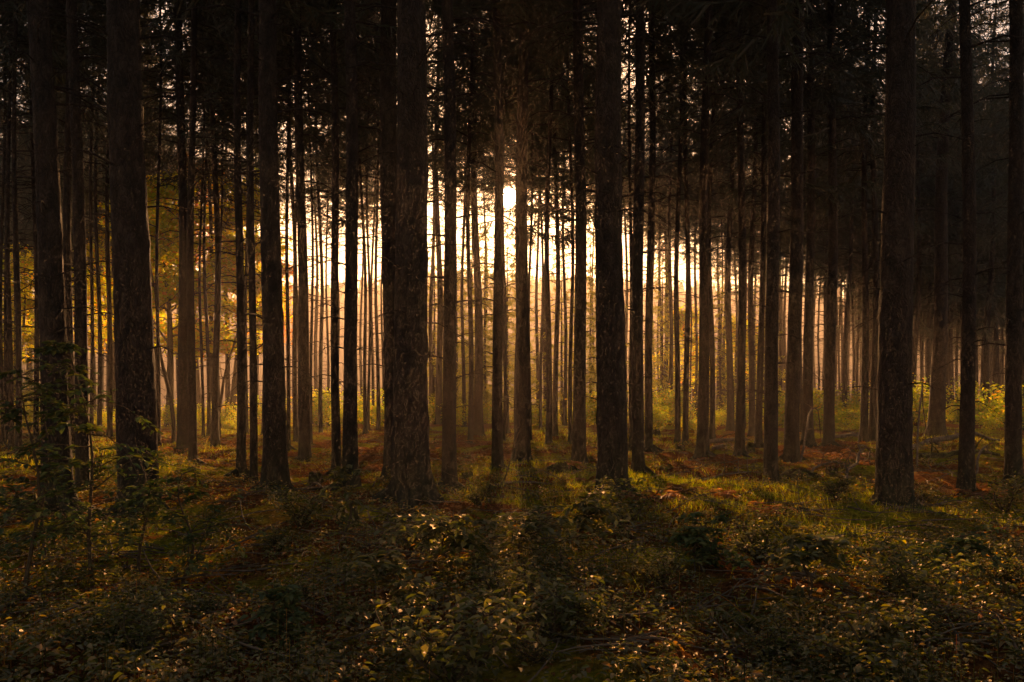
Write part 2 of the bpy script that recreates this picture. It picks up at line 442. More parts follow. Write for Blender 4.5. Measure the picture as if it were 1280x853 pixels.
# px (centre at the base), base row, width in px, sideways shift at the top of the frame
TREES = [
 (3,563,4,0),(8,560,5,-2),(14,566,6,-2),(23,572,7,-4),(45,560,6,-3),(73,648,31,-22),(88,568,11,-4),(104,612,16,-10),
 (114,552,5,-2),(124,548,6,-2),(137,548,7,-4),(173,646,47,-8),(198,556,5,-1),
 (229,566,13,-4),(241,577,10,-3),(254,549,4,-1),(261,546,5,-5),(269,558,9,0),(274,548,3.5,0),(301,598,10.5,-1),(308,545,5,0),(317,605,9.5,0),
 (329,545,4,0),(344,622,27,-8),(360,562,5,0),(370,549,6.5,-8),(373,546,3.5,0),(381,573,14,-6),(389,556,4,-1),
 (401,541,5.5,-3),(410,532,3.5,-2),(421,592,10.5,-6),(438,620,17,-2),(457,543,5,-9),(460,541,4,0),(466,532,4,0),(473,537,5,-2),(479,532,3,0),
 (494,600,26,-6),(514,634,43,-3),(549,532,9,-2),(562,612,17,-2),(580,536,5,0),(588,551,7,-1),(598,545,12,-6),
 (622,594,13,-1),(630,549,4,2),(635,543,4.5,-17),(644,541,4,8),(652,576,18,3),(663,547,4,0),(676,536,4,0),(686,554,8,0),(694,546,7,1),(706,534,5,0),(713,552,5.5,0),
 (724,581,16,0),(731,520,3.5,0),(741,516,3.5,0),(766,625,38,-3),(788,562,4.5,0),(798,588,15,0),(811,566,10,1),
 (826,521,4.5,0),(834,521,3.5,0),(838,529,6,0),(847,554,7.5,2),(857,556,7.5,2),(863,522,2.5,0),(870,522,4,0),(878,574,13.5,6),(890,553,7,2),
 (902,520,3,0),(913,539,9.5,0),(925,568,10.5,2),(931,536,3,0),(940,546,8.5,2),(948,561,8,9),(964,606,17,0),(975,518,6,1),(989,574,18,8),(1002,541,4,0),
 (1010,561,12,2),(1024,520,3,2),(1029,521,3,2),(1036,561,13,4),(1045,520,3,0),(1050,520,3,1),(1056,530,7,10),(1066,521,4,4),(1072,521,4,4),(1080,554,9.5,6),(1091,554,9.5,3),
 (1118,634,41,2),(1141,530,8,10),(1154,519,3,4),(1170,547,19,14),(1188,524,6.5,5),(1196,519,4,4),(1208,616,17,1),(1221,519,3,4),(1227,519,3.5,4),
 (1233,532,8,12),(1247,521,5,5),(1253,519,3,3),(1257,519,3,3),(1267,602,19,3),(1279,540,9,3),
]
NLIST = len(TREES)
THICK = [73, 173, 344, 514, 766, 1118]
records = []
def spruce(px, base, wpx, lean_px, seed, far=False, d=None, H=None):
    r_ = np.random.default_rng(seed)
    if d is None: d = min(CAMH * F / (base - HY), 72.0)
    x, y = wpos(px, d)
    dia = wpx * d / F
    if d > 40: dia = min(dia, .46)
    z = float(ground_z(x, y)) - .03
    if H is None: H = r_.uniform(23, 28)
    near = d < 26
    ztop = HY * d / F             # height covered by the frame above the eye
    cb = r_.uniform(9.2, 12.2) if not far else r_.uniform(8.5, 13.0)
    # the stand is a little more open at its sunlit edge around the sun
    lift = (d - 6) * .2276 + 2.0 + r_.uniform(-1.3, 1.6)
    if 240 < px < 800: cb = max(cb, lift)
    elif 800 <= px < 900: cb = max(cb, lift * .92 - .5 + r_.uniform(-1.5, 1))
    elif 900 <= px < 1080: cb = max(cb - 1, lift * .74 + r_.uniform(-2, 1.2))
    elif px >= 1080: cb -= 3.2 if d > 38 else 1.5
    if abs(x) < 5 and d > 30: cb = max(cb - 1.5, d * .2276 + 1.5 + r_.uniform(-.8, .8))
    if d > 30: cb -= .6
    lean_px += r_.uniform(-1.5, 1.5) * (3 if far else (0 if 600 < px < 660 else 1))
    lean = (lean_px * d / F / max(ztop, 1) * 10, r_.uniform(-.08, .08))
    root = empty('spruce_tree', (x, y, z))
    (V, Q), (ox, oy) = make_trunk_mesh(dia / (1.0 if d < 26 else 1.05), H, lean, seed, near, cb)
    mesh_obj('trunk', V, Q, M['bark'], root, smooth=True)
    v = int(r_.integers(NV)); sc = (H + .4 - cb) / 14.5; rz = r_.uniform(0, 6.28)
    srad = np.clip(r_.uniform(.85, 1.15), .8, 1.2)
    # sun opening: drop foliage that hangs right across the sun's path to the clearing
    cV, cQ = crown_shapes[v]
    needs_cut = abs(px - 636) < 2.9 / d * F + 14 if d > 5 else False
    if needs_cut:
        co, si = math.cos(rz), math.sin(rz)
        W = np.stack([cV[:, 0] * co * srad - cV[:, 1] * si * srad, cV[:, 0] * si * srad + cV[:, 1] * co * srad, cV[:, 2] * sc], -1)
        W = W + np.array([ox, oy, cb])
        G = W + np.array([x, y, z]) - np.array([0, 0, CAMH])
        al = G @ SD; perp = np.linalg.norm(G - al[:, None] * SD, axis=1)
        fm = perp[cQ].min(1); fa = al[cQ].mean(1)
        rad = np.clip(fa * .011, .10, .6) * r_.uniform(.8, 1.5, len(cQ))
        keep = fm > rad
        c = mesh_obj('crown', W, cQ[keep], M['needle'], root)
    else:
        c = link_mesh('crown', crown_meshes[v], root)
        c.location = (ox, oy, cb); c.rotation_euler = (0, 0, rz); c.scale = (srad, srad, sc)
    records.append(dict(o=root, px=px, w=wpx, d=d, far=far))
    return root

for i, (px, b, wd, ln) in enumerate(TREES):
    spruce(px, b, wd, ln, 1000 + i)

# deeper ranks seen between the listed stems: dense to both sides, thin in the middle
def filler():
    used = [(r['px'], r['d']) for r in records]
    n = 0; k = 0
    while n < 150 and k < 9000:
        k += 1
        px = rng.uniform(-30, 1310)
        if px > 1010: ok, dl, dh = 1.0, 46, 96
        elif px > 760: ok, dl, dh = .4, 52, 86
        elif px < 190: ok, dl, dh = .8, 42, 76
        elif px < 340: ok, dl, dh = .10, 42, 60
        elif px < 480: ok, dl, dh = .05, 48, 60
        else: ok, dl, dh = .13, 48, 66
        if rng.random() > ok: continue
        if 622 < px < 652: continue
        d = rng.uniform(dl, dh)
        if any(abs(px - u) < (2.3 if px > 760 else 3.0) and abs(d - e) < 40 for u, e in used): continue
        used.append((px, d)); n += 1
        spruce(px, 0, F * rng.uniform(.17, .34) / d, rng.uniform(-2, 2) + (px - 640) / 150, 5000 + n, far=True, d=d, H=rng.uniform(20, 27))
filler()

# the rest of the wood, to the sides of and behind the viewpoint, unseen, added as one mass to shade the clearing
def surrounding_wood():
    r_ = np.random.default_rng(77); pts = [(-7.5, 6), (-9.5, 10.5), (7.8, 5.5), (10.5, 10.5), (-4.5, -3), (3.8, -4), (0.5, -7.5), (-12, 3), (12.5, 2), (7, -1.5), (-8.2, -.5), (14.5, 16), (-14.5, 16)]
    k = 0
    while len(pts) < 42 and k < 9000:
        k += 1; x, y = r_.uniform(-34, 34), r_.uniform(-26, 34)
        if abs(x) < max(y, 0) * .64 + 4.5 and y > -6: continue
        if min(math.hypot(x - a, y - b) for a, b in pts) > 3.6: pts.append((x, y))
    cs = [crown_arrays(820 + v, 0, 15, 2.9, dens=.42) for v in range(3)]
    T, K_ = Acc(), Acc()
    for i, (x, y) in enumerate(pts):
        z = float(ground_z(x, y))
        (V, Q), _ = make_trunk_mesh(r_.uniform(.34, .5), 25, (0, 0), 900 + i, False, 9.0)
        T.add(V + np.array([x, y, z - .03]), Q)
        V, Q = cs[i % 3]; a = r_.uniform(0, 6.28); c_, s_ = math.cos(a), math.sin(a)
        K_.add(np.stack([V[:, 0] * c_ - V[:, 1] * s_ + x, V[:, 0] * s_ + V[:, 1] * c_ + y, V[:, 2] + z + 8.6], -1), Q)
    root = empty('surrounding_wood', (0, 0, 0))
    mesh_obj('trunks', *T.get(), M['bark'], root, smooth=True); mesh_obj('crowns', *K_.get(), M['needle'], root)
    tag(root, 'unseen mass of spruce wood added round the clearing to shade it', 'wood', kind='stuff')
surrounding_wood()

# labels
ORD = ['first', 'second', 'third', 'fourth', 'fifth', 'sixth', 'seventh', 'eighth', 'ninth', 'tenth', 'eleventh', 'twelfth', 'thirteenth', 'fourteenth', 'fifteenth',
       'sixteenth', 'seventeenth', 'eighteenth', 'nineteenth', 'twentieth', '21st', '22nd', '23rd', '24th', '25th', '26th', '27th', '28th', '29th', '30th',
       '31st', '32nd', '33rd', '34th', '35th', '36th', '37th', '38th', '39th', '40th', '41st', '42nd', '43rd', '44th', '45th', '46th', '47th', '48th', '49th', '50th'] + ['%dth' % k for k in range(51, 90)]
def gapname(px):
    k = sum(px > t for t in THICK)
    if k == 0: return 'left of the first thick trunk', k
    if k == 6: return 'right of the sixth thick trunk', k
    return 'between the %s and %s thick trunks' % (ORD[k - 1], ORD[k]), k
BIG = {73: 'first thick trunk from the left, nearly black, behind the leafy beech sapling',
       173: 'second thick trunk from the left, widest and blackest of all the spruces',
       344: 'third thick trunk from the left, flared at its foot among dark mounds',
       514: 'fourth thick trunk, broad front stem of the overlapping pair left of the sun',
       494: 'thick brown spruce half hidden behind the left edge of the fourth thick trunk',
       766: 'fifth thick trunk, broad flaky bark, right of the sun with leaves at its foot',
       1118: 'sixth thick trunk, broad near-black column toward the right side',
       652: 'mossy footed spruce standing just right under the sun',
       622: 'dark slim spruce standing just left under the sun'}
cnt = {}
for r in sorted(records, key=lambda q: q['px']):
    o, px = r['o'], r['px']
    if px in BIG and not r['far']:
        tag(o, BIG[px], 'tree', 'thick spruces standing nearest' if r['w'] > 20 else 'spruces in the stand'); continue
    g_, k = gapname(px)
    if r['far']: cls, grp = 'hazy thread-thin far spruce', 'far ranks of spruces'
    elif r['w'] >= 12: cls, grp = 'stout dark spruce', 'spruces in the stand'
    elif r['w'] >= 6.5: cls, grp = 'slim dark spruce', 'spruces in the stand'
    else: cls, grp = 'very thin brown spruce', 'thin spruces farther back'
    cnt[(cls, k)] = cnt.get((cls, k), 0) + 1
    r['lab'] = (cls, k, g_, cnt[(cls, k)], grp)
for r in records:
    if 'lab' in r:
        cls, k, g_, i, grp = r['lab']
        if cnt[(cls, k)] == 1: lab = '%s, only one %s' % (cls, g_)
        else: lab = '%s, %s from left %s' % (cls, ORD[i - 1], g_)
        tag(r['o'], lab, 'tree', grp)

# ------------------------------------------------------------------ broadleaf trees at the forest edge
def limb(r_, p0, d0, L, r0, K=7, wig=.25, up=.15):
    P = [np.array(p0, float)]; d = np.array(d0, float)
    for i in range(K - 1):
        d = norm(d + r_.normal(0, wig, 3) + np.array([0, 0, up * .3])); P.append(P[-1] + d * L / (K - 1))
    t = np.linspace(0, 1, K)
    return np.array(P), r0 * (1 - .8 * t)

def broadleaf(name, px, d, H, spread, zlow, mat, nleaf, label, seed, lean=(0, 0), r0=.14, leafsize=.2, grp='broadleaf trees at the forest edge'):
    r_ = np.random.default_rng(seed)
    x, y = wpos(px, d); root = empty(name, (x, y, float(ground_z(x, y)) - .05))
    A = Acc(); K = 10; t = np.linspace(0, 1, K)
    P = np.stack([lean[0] * t + .25 * np.sin(t * 4 + seed), lean[1] * t, H * .9 * t], -1)
    P[:, 0] -= P[0, 0]
    rad = r0 * (1 - .85 * t) * (1 + .5 * np.exp(-t * 25)); V, Q = tubes(P[None], rad[None], 10); A.add(V, Q)
    ends = []
    nl = int(16 + H)
    for i in range(nl):
        f = r_.uniform(zlow / H, 1) ** .9; f = min(f, .98)
        p = np.array([np.interp(f, t, P[:, k]) for k in range(3)])
        a = r_.uniform(0, 6.28); L = spread * (1.1 - .7 * f) * r_.uniform(.6, 1.1)
        B, br = limb(r_, p, (math.cos(a), math.sin(a), .35), L, max(.012, r0 * .4 * (1 - f * .6)), wig=.22)
        V, Q = tubes(B[None], br[None], 6); A.add(V, Q)
        for j in range(7):
            q = r_.integers(2, 7); aa = r_.uniform(0, 6.28)
            b2, r2 = limb(r_, B[q], (math.cos(aa), math.sin(aa), r_.uniform(-.1, .6)), L * r_.uniform(.2, .5), br[q] * .6 + .004, K=5)
            V, Q = tubes(b2[None], r2[None], 4); A.add(V, Q); ends.append(b2)
    mesh_obj('trunk', *A.get(), M['stem'], root, smooth=True)
    E = np.array(ends).reshape(-1, 3)
    ci = r_.integers(0, len(E), nleaf)
    pos = E[ci] + r_.normal(0, 1, (nleaf, 3)) * np.array([.34, .34, .16])
    dd = norm(r_.normal(size=(nleaf, 3)) * np.array([1, 1, .35]) + np.array([0, 0, -.25]))
    nn = norm(np.array([0, 0, .6]) + r_.normal(0, .8, (nleaf, 3)))
    L = leafsize * r_.uniform(.6, 1.25, nleaf)
    V, Q = leaves(pos, dd, nn, L, L * .7)
    mesh_obj('crown', V, Q, mat, root)
    tag(root, label, 'tree', grp)
    return root
broadleaf('beech_tree', 212, 44, 14, 4.2, 3.2, M['autumn'], 20000, 'golden-green beech with a low curved limb between second and third thick trunks', 31, (-.8, 0), .2)
broadleaf('beech_tree', 287, 48, 15, 4.6, 3.8, M['autumn'], 20000, 'golden beech with slanting limbs against grey mist before the third thick trunk', 32, (1.2, 0), .2)
broadleaf('beech_tree', 150, 52, 13, 3.8, 3.5, M['autumn'], 7000, 'golden beech whose leaves show between the first and second thick trunks', 33)
broadleaf('beech_tree', 250, 58, 19, 4.4, 9, M['redleaf'], 8000, 'tall rusty red beech crown above the golden beeches on the left', 34)
broadleaf('beech_tree', 340, 60, 12, 3.2, 5, M['redleaf'], 4000, 'orange-leaved beech showing right behind the third thick trunk', 35)
broadleaf('beech_tree', 20, 48, 10, 3.0, 2.0, M['autumn'], 4500, 'dull yellow beech beyond the stems at the far left', 36)
broadleaf('beech_tree', 850, 66, 9, 3.5, 1.8, M['autumn'], 5000, 'low golden beech in haze between the fifth and sixth thick trunks', 37)
broadleaf('beech_tree', 930, 68, 8, 3.5, 1.5, M['autumn'], 5000, 'amber beech in haze well right of the fifth thick trunk', 38)

# the leaning bare stems
def bare_sapling(px0, base, px1, y1, r0, label, seed):
    d = CAMH * F / (base - HY); x, y = wpos(px0, d); root = empty('bare_sapling', (x, y, float(ground_z(x, y)) - .04))
    x1, z1 = (px1 - px0) / F * d, (HY - y1) / F * d + CAMH
    r_ = np.random.default_rng(seed); t = np.linspace(0, 1, 9)
    P = np.stack([x1 * t + .04 * np.sin(t * 9) * z1 / 3, .1 * np.sin(t * 5), z1 * t], -1)
    A = Acc(); V, Q = tubes(P[None], (r0 * (1.1 - .8 * t))[None], 7); A.add(V, Q)
    for i in range(12):
        k = r_.integers(2, 9); a = r_.uniform(0, 6.28)
        b, br = limb(r_, P[k], (math.cos(a), .5 * math.sin(a), .6), z1 * r_.uniform(.08, .22), r0 * .35, K=5, wig=.3)
        V, Q = tubes(b[None], br[None], 4); A.add(V, Q)
    mesh_obj('trunk', *A.get(), M['stem'], root, smooth=True)
    tag(root, label, 'sapling')
bare_sapling(626, 612, 664, 500, .012, 'thin bare forked sapling leaning right at the foot of the dark slim spruce', 3)
bare_sapling(217, 555, 188, 330, .07, 'thin leaning stem rising leftwards right of the second thick trunk', 4)
bare_sapling(262, 552, 300, 395, .06, 'thin bare trunk slanting right behind the slim stems on the left', 5)

# ------------------------------------------------------------------ young conifers at the edge, feathered to the ground
yc = [crown_arrays(300 + v, .3, 10.5, 1.75, dens=.85, low_sparse=False) for v in range(3)]
ycm = [mk_mesh('crown', *c, M['younggreen']) for c in yc]
YC = [(606, 46, 1.05), (571, 50, 1.0), (702, 48, 1.0), (738, 50, 1.1), (755, 47, 1.0), (828, 52, 1.0), (900, 54, .95), (955, 56, .9), (45, 40, .6), (12, 38, .55), (590, 58, 1.45), (543, 56, 1.3), (634, 55, 1.24), (650, 62, 1.3)]
LY = ['pale feathery young spruce left below the sun', 'hazy young spruce farther left of the pale feathery one', 'hazy young spruce between the slim stems right of the sun',
      'feathery young spruce just left of the fifth thick trunk', 'young spruce touching the left side of the fifth thick trunk', 'young spruce in golden haze right of the fifth thick trunk',
      'young spruce in haze among amber leaves', 'young spruce behind the crowded slim stems on the right', 'dull green young spruce left beside the first thick trunk',
      'dull green young spruce nearest the left edge', 'tallest young spruce, set far back left below the sun', 'tall far young spruce showing right beside the fourth thick trunk', 'young spruce whose tip ends exactly under the sun', 'far young spruce behind the mossy footed spruce']
for i, (px, d, s) in enumerate(YC):
    x, y = wpos(px, d); root = empty('young_spruce', (x, y, float(ground_z(x, y)) - .05), i * 1.7)
    t = np.linspace(0, 1, 8); P = np.stack([0 * t, 0 * t, 10.6 * s * t], -1)
    V, Q = tubes(P[None], (.09 * s * (1.05 - t))[None], 8); mesh_obj('trunk', V, Q, M['bark'], root, smooth=True)
    c = link_mesh('crown', ycm[i % 3], root); c.scale = (s * 1.05, s * 1.05, s)
    tag(root, LY[i], 'tree', 'young spruces at the forest edge')

# ------------------------------------------------------------------ bushes along the edge
def bush_arrays(seed, w, h, nst, nleaf, ls, tilt=.28):
    r_ = np.random.default_rng(seed); A = Acc(); E = []
    for i in range(nst):
        a = r_.uniform(0, 6.28); o = 0.0
        B, br = limb(r_, (o * math.cos(a), o * math.sin(a), 0), (math.cos(a) * .6, math.sin(a) * .6, 1), h * r_.uniform(.6, 1.15), .014, K=6, wig=.2)
        V, Q = tubes(B[None], br[None], 4); A.add(V, Q); E.append(B[2:])
        for j in range(3):
            q = r_.integers(1, 6); aa = r_.uniform(0, 6.28)
            b2, r2 = limb(r_, B[q], (math.cos(aa), math.sin(aa), .4), h * r_.uniform(.25, .5), .007, K=5)
            V, Q = tubes(b2[None], r2[None], 3); A.add(V, Q); E.append(b2[1:])
    E = np.concatenate(E); ci = r_.integers(0, len(E), nleaf)
    pos = E[ci] + r_.normal(0, 1, (nleaf, 3)) * np.array([.13, .13, .07]) * h
    pos[:, 2] = np.maximum(pos[:, 2], .02)
    dd = norm(r_.normal(size=(nleaf, 3)) * np.array([1, 1, .18 if tilt < .3 else .4]) + np.array([0, 0, -.1]))
    nn = norm(np.array([0, 0, 1.0]) + r_.normal(0, tilt, (nleaf, 3)))
    L = ls * r_.uniform(.55, 1.3, nleaf)
    return A.get(), leaves(pos, dd, nn, L, L * .62)
def plant_proto(name, seed, w, h, nst, nleaf, ls, mat, smat=None, tilt=.28):
    a, b = bush_arrays(seed, w, h, nst, nleaf, ls, tilt)
    return mk_mesh('stem', *a, smat or M['stem']), mk_mesh('foliage', *b, mat)
def place_plant(name, proto, x, y, rz, sc, label, cat, grp, sz=None):
    root = empty(name, (x, y, float(ground_z(x, y)) - .02), rz)
    for nm, me in zip(('stem', 'foliage'), proto):
        c = link_mesh(nm, me, root); c.scale = (sc, sc, sz or sc)
    return tag(root, label, cat, grp)
bp = [plant_proto('bush', 400 + i, 1.2, 1.5, 12, 1500, .11, M['bush'], None, .85) for i in range(4)]
BU = [215, 228, 243, 250, 276, 288, 333, 395, 405, 416, 430, 452, 468, 483, 548, 572, 606, 672, 705, 742, 748, 757, 822, 832, 842, 866, 888, 902, 930, 972, 978,
      1004, 1022, 1028, 1050, 1058, 1068, 1077, 1098, 1146, 1152, 1158, 1190, 1198, 1222, 1226, 1242, 1252, 1262, 20, 36, 128]
cnt = {}; blist = []
for i, px in enumerate(sorted(BU)):
    d = rng.uniform(38, 52); s = rng.uniform(.6, 1.25)
    if px > 820: d = rng.uniform(36, 50); s = rng.uniform(.45, 1.35)
    if px < 290: d = rng.uniform(38, 46); s *= .8
    g_, k = gapname(px); cnt[k] = cnt.get(k, 0) + 1; blist.append((px, d, s, g_, k, cnt[k]))
for i, (px, d, s, g_, k, j) in enumerate(blist):
    x, y = wpos(px, d)
    lab = 'sunlit yellow-green bush, %s from left %s' % (ORD[j - 1], g_) if cnt[k] > 1 else 'sunlit yellow-green bush %s' % g_
    place_plant('bush', bp[i % 4], x, y, i * 2.1, s, lab, 'bush', 'backlit bushes along the forest edge')

# ------------------------------------------------------------------ foreground saplings, brambles, bracken
def beech_sapling(px, d, H, spread, nl, label, seed, tiers=9, mat='beech', ls=.07, leanx=0.0):
    r_ = np.random.default_rng(seed); x, y = wpos(px, d)
    root = empty('beech_sapling', (x, y, float(ground_z(x, y)) - .03))
    A = Acc(); t = np.linspace(0, 1, 10)
    P = np.stack([leanx * t ** 1.4 + .05 * np.sin(t * 7 + seed), .05 * np.sin(t * 5), H * t], -1)
    V, Q = tubes(P[None], (.014 * (1.1 - t) + .002)[None], 6); A.add(V, Q)
    pos, dd = [], []
    for i in range(tiers * 3):
        f = r_.uniform(.2, 1); p = np.array([np.interp(f, t, P[:, k]) for k in range(3)]); a = r_.uniform(0, 6.28)
        L = spread * (1.15 - .75 * f) * r_.uniform(.3, 1.2)
        B, br = limb(r_, p, (math.cos(a), math.sin(a), r_.uniform(0, .8)), L, .006, K=7, wig=.24, up=-.4)
        V, Q = tubes(B[None], br[None], 4); A.add(V, Q)
        brs = [B]
        for j in range(6):
            q = r_.integers(1, 6); sd = norm(np.cross(B[q] - B[q - 1], [0, 0, 1.0])) * (1 if j % 2 else -1)
            b2, r2 = limb(r_, B[q], norm(B[q] - B[q - 1]) * .8 + sd * .8, L * r_.uniform(.2, .45), .003, K=4, wig=.12, up=-.2)
            V, Q = tubes(b2[None], r2[None], 3); A.add(V, Q); brs.append(b2)
        for b in brs:
            m_ = nl; s = np.sort(r_.uniform(.1, 1, m_)) * (len(b) - 1); k0 = np.clip(s.astype(int), 0, len(b) - 2); fr = (s - k0)[:, None]
            pp = b[k0] * (1 - fr) + b[k0 + 1] * fr; td = norm(b[k0 + 1] - b[k0])
            sd = norm(np.cross(td, [0, 0, 1.0])) * np.where(np.arange(m_) % 2, 1, -1)[:, None]
            pos.append(pp); dd.append(norm(td * .6 + sd + r_.normal(0, .2, (m_, 3)) + np.array([0, 0, -.12])))
    pos = np.concatenate(pos); dd = np.concatenate(dd); n = len(pos)
    nn = norm(np.array([0, 0, 1.0]) + r_.normal(0, .15, (n, 3))); L = ls * r_.uniform(.6, 1.2, n)
    V, Q = leaves(pos, dd, nn, L, L * .58, .18)
    mesh_obj('stem', *A.get(), M['stem'], root, smooth=True)
    mesh_obj('foliage', V, Q, M[mat], root)
    tag(root, label, 'sapling', 'leafy saplings in the foreground')
beech_sapling(118, 6.8, 2.0, 1.15, 5, 'tallest leafy beech sapling, spreading before the first two thick trunks', 41, 10, leanx=-.15, ls=.068)
beech_sapling(38, 6.6, 1.85, .8, 4, 'tall leafy beech sapling nearest the left edge', 42, 8)
beech_sapling(55, 8.2, 1.6, .9, 4, 'leafy beech sapling in front of the first thick trunk foot', 53, 5)
beech_sapling(178, 7.8, 1.3, .9, 4, 'leafy beech sapling covering the foot of the second thick trunk', 54, 5)
beech_sapling(232, 7.4, 1.0, .8, 5, 'beech sapling of drooping sprays right of the second thick trunk', 43, 6)
beech_sapling(352, 5.6, .45, .5, 5, 'knee-high beech sapling below the third thick trunk', 44, 6)
beech_sapling(560, 7.0, .62, .8, 5, 'wide maple-leaved sapling in front of the dark stout spruce left of the sun', 45, 8, 'maple', .08)
beech_sapling(655, 7.6, .6, .75, 5, 'wide maple-leaved sapling straight below the sun', 46, 8, 'maple', .08)
beech_sapling(728, 8.4, .6, .7, 5, 'maple-leaved sapling reaching the foot of the fifth thick trunk', 47, 8, 'maple', .085)
beech_sapling(490, 6.2, .5, .6, 5, 'low maple-leaved sapling before the fourth thick trunk', 48, 7, 'maple', .075)
beech_sapling(432, 9.0, .85, .45, 4, 'thin-stemmed sapling with few pale leaves beside the dark stump', 49, 4, 'maple', .075)
beech_sapling(1010, 6.6, .5, .55, 5, 'low leafy sapling far right of the fifth thick trunk', 50, 6, 'maple', .09)
beech_sapling(1190, 7.2, .6, .75, 5, 'beech sapling of flat sprays below the sixth thick trunk', 51, 7)
beech_sapling(875, 7.6, .48, .55, 5, 'low beech sapling midway between fifth and sixth thick trunks', 52, 6, 'beech', .08)

brp = [plant_proto('bramble', 600 + i, 1.0, [.42, .3, .52, .26][i], [12, 16, 9, 18][i], [760, 1000, 620, 1100][i], [.046, .032, .054, .027][i], M['bramble' if i % 2 else 'maple']) for i in range(4)]
def fern_arrays(seed, nf, L, blade):
    r_ = np.random.default_rng(seed); A = Acc(); S = Acc()
    for i in range(nf):
        a = r_.uniform(0, 6.28); l = L * r_.uniform(.6, 1.15); K = 9; t = np.linspace(0, 1, K); e = r_.uniform(.3, 1.0)
        P = np.stack([l * t * math.cos(a), l * t * math.sin(a), l * (e * t - (.55 + .35 * e) * t ** 2)], -1)
        P[:, 2] = np.maximum(P[:, 2], .02)
        V, Q = tubes(P[None], (.005 * (1.1 - t))[None], 3); S.add(V, Q)
        s = np.linspace(.2, .98, 16) * (K - 1); k0 = s.astype(int); k0 = np.clip(k0, 0, K - 2); fr = (s - k0)[:, None]
        pp = P[k0] * (1 - fr) + P[k0 + 1] * fr; td = norm(P[k0 + 1] - P[k0]); sd = norm(np.cross(td, [0, 0, 1.0]))
        for sg in (-1, 1):
            dd = norm(sd * sg + td * .35 + r_.normal(0, .22, (16, 3)) + np.array([0, 0, -.25]))
            ll = blade * (1.1 - s / (K - 1)) * r_.uniform(.6, 1.2, 16)
            V, Q = leaves(pp, dd, norm(np.array([0, 0, 1.0]) + r_.normal(0, .3, (16, 3))), ll, ll * .24); A.add(V, Q)
    return S.get(), A.get()
gf = []
for i in range(3):
    a, b = fern_arrays(740 + i, 13, .62, .12); gf.append((mk_mesh('stem', *a, M['bramble']), mk_mesh('foliage', *b, M['bramble'])))
rows = [(4.6, 5.6, 15, 'the nearest row'), (6.0, 7.4, 15, 'the second row'), (8.0, 10.2, 14, 'the third row'), (11, 14.5, 12, 'the hindmost row')]
for ri, (d0, d1, n, rn) in enumerate(rows):
    pxs = np.sort((np.arange(n) + rng.uniform(.1, .9, n)) / n * 1330 - 25); nb_, nf_ = 0, 0
    for j, px in enumerate(pxs):
        d = rng.uniform(d0, d1); x, y = wpos(px, d)
        s = rng.uniform(.6, 1.4) * (1.0 if px > 380 else .75)
        if (j * 7 + ri * 3) % 5 in (0, 3):
            place_plant('fern', gf[(j + ri) % 3], x, y, rng.uniform(0, 6.28), s * .85,
                        'feathery green fern clump, %s fern from left in %s of undergrowth' % (ORD[nf_], rn), 'fern', 'ferns in the undergrowth'); nf_ += 1
        else:
            place_plant('bramble', brp[(j + ri) % 4], x, y, rng.uniform(0, 6.28), s,
                        'low leafy bramble clump, %s bramble from left in %s of undergrowth' % (ORD[nb_], rn), 'bramble', 'bramble clumps in the undergrowth'); nb_ += 1

fm = []
for i in range(3):
    a, b = fern_arrays(700 + i, 16, .75, .2); fm.append((mk_mesh('stem', *a, M['bracken']), mk_mesh('foliage', *b, M['bracken'])))
FERN = [(815, 12.5, 1.1, 'rusty dead bracken clump right beside the fifth thick trunk foot'), (845, 13.5, 1.0, 'rusty bracken clump right of the one by the fifth thick trunk'),
        (1062, 21, 1.2, 'red-brown bracken clump left of the sixth thick trunk'), (1045, 18.5, 1.0, 'red-brown bracken clump under the broken branches'), (1075, 19.5, 1.0, 'red-brown bracken clump nearest the sixth thick trunk'),
        (222, 24, 1.2, 'orange bracken clump right of the second thick trunk'), (212, 28, 1.2, 'orange bracken clump farther back right of the second thick trunk'), (240, 21, .9, 'low bracken clump at the foot of the paired slim trunks'),
        (466, 22, 1.2, 'brown bracken clump left of the fourth thick trunk'), (478, 19, 1.1, 'brown bracken clump touching the fourth thick trunk'), (460, 26, 1.1, 'brown bracken clump set back left of the fourth thick trunk'),
        (543, 24, 1.2, 'brown bracken clump right of the fourth thick trunk'), (575, 21, 1.1, 'brown bracken clump right of the stout spruce left of the sun'), (602, 27, 1.0, 'brown bracken clump between the two dark spruces left of the sun'),
        (705, 18, 1.0, 'bracken clump left of the stout spruce right of the sun'), (742, 16, .9, 'bracken clump left of the fifth thick trunk'), (900, 13, 1.0, 'brown bracken clump below the slim stems right of the fifth thick trunk'),
        (1150, 15, 1.1, 'dark bracken clump right of the sixth thick trunk'), (1225, 14, 1.0, 'dark bracken clump near the right edge'), (960, 11, .9, 'brown bracken clump before the tall dark stout spruce on the right')]
for i, (px, d, s, lab) in enumerate(FERN):
    x, y = wpos(px, d); place_plant('bracken', fm[i % 3], x, y, i * 1.9, s * .95, lab, 'bracken', 'dead bracken clumps')

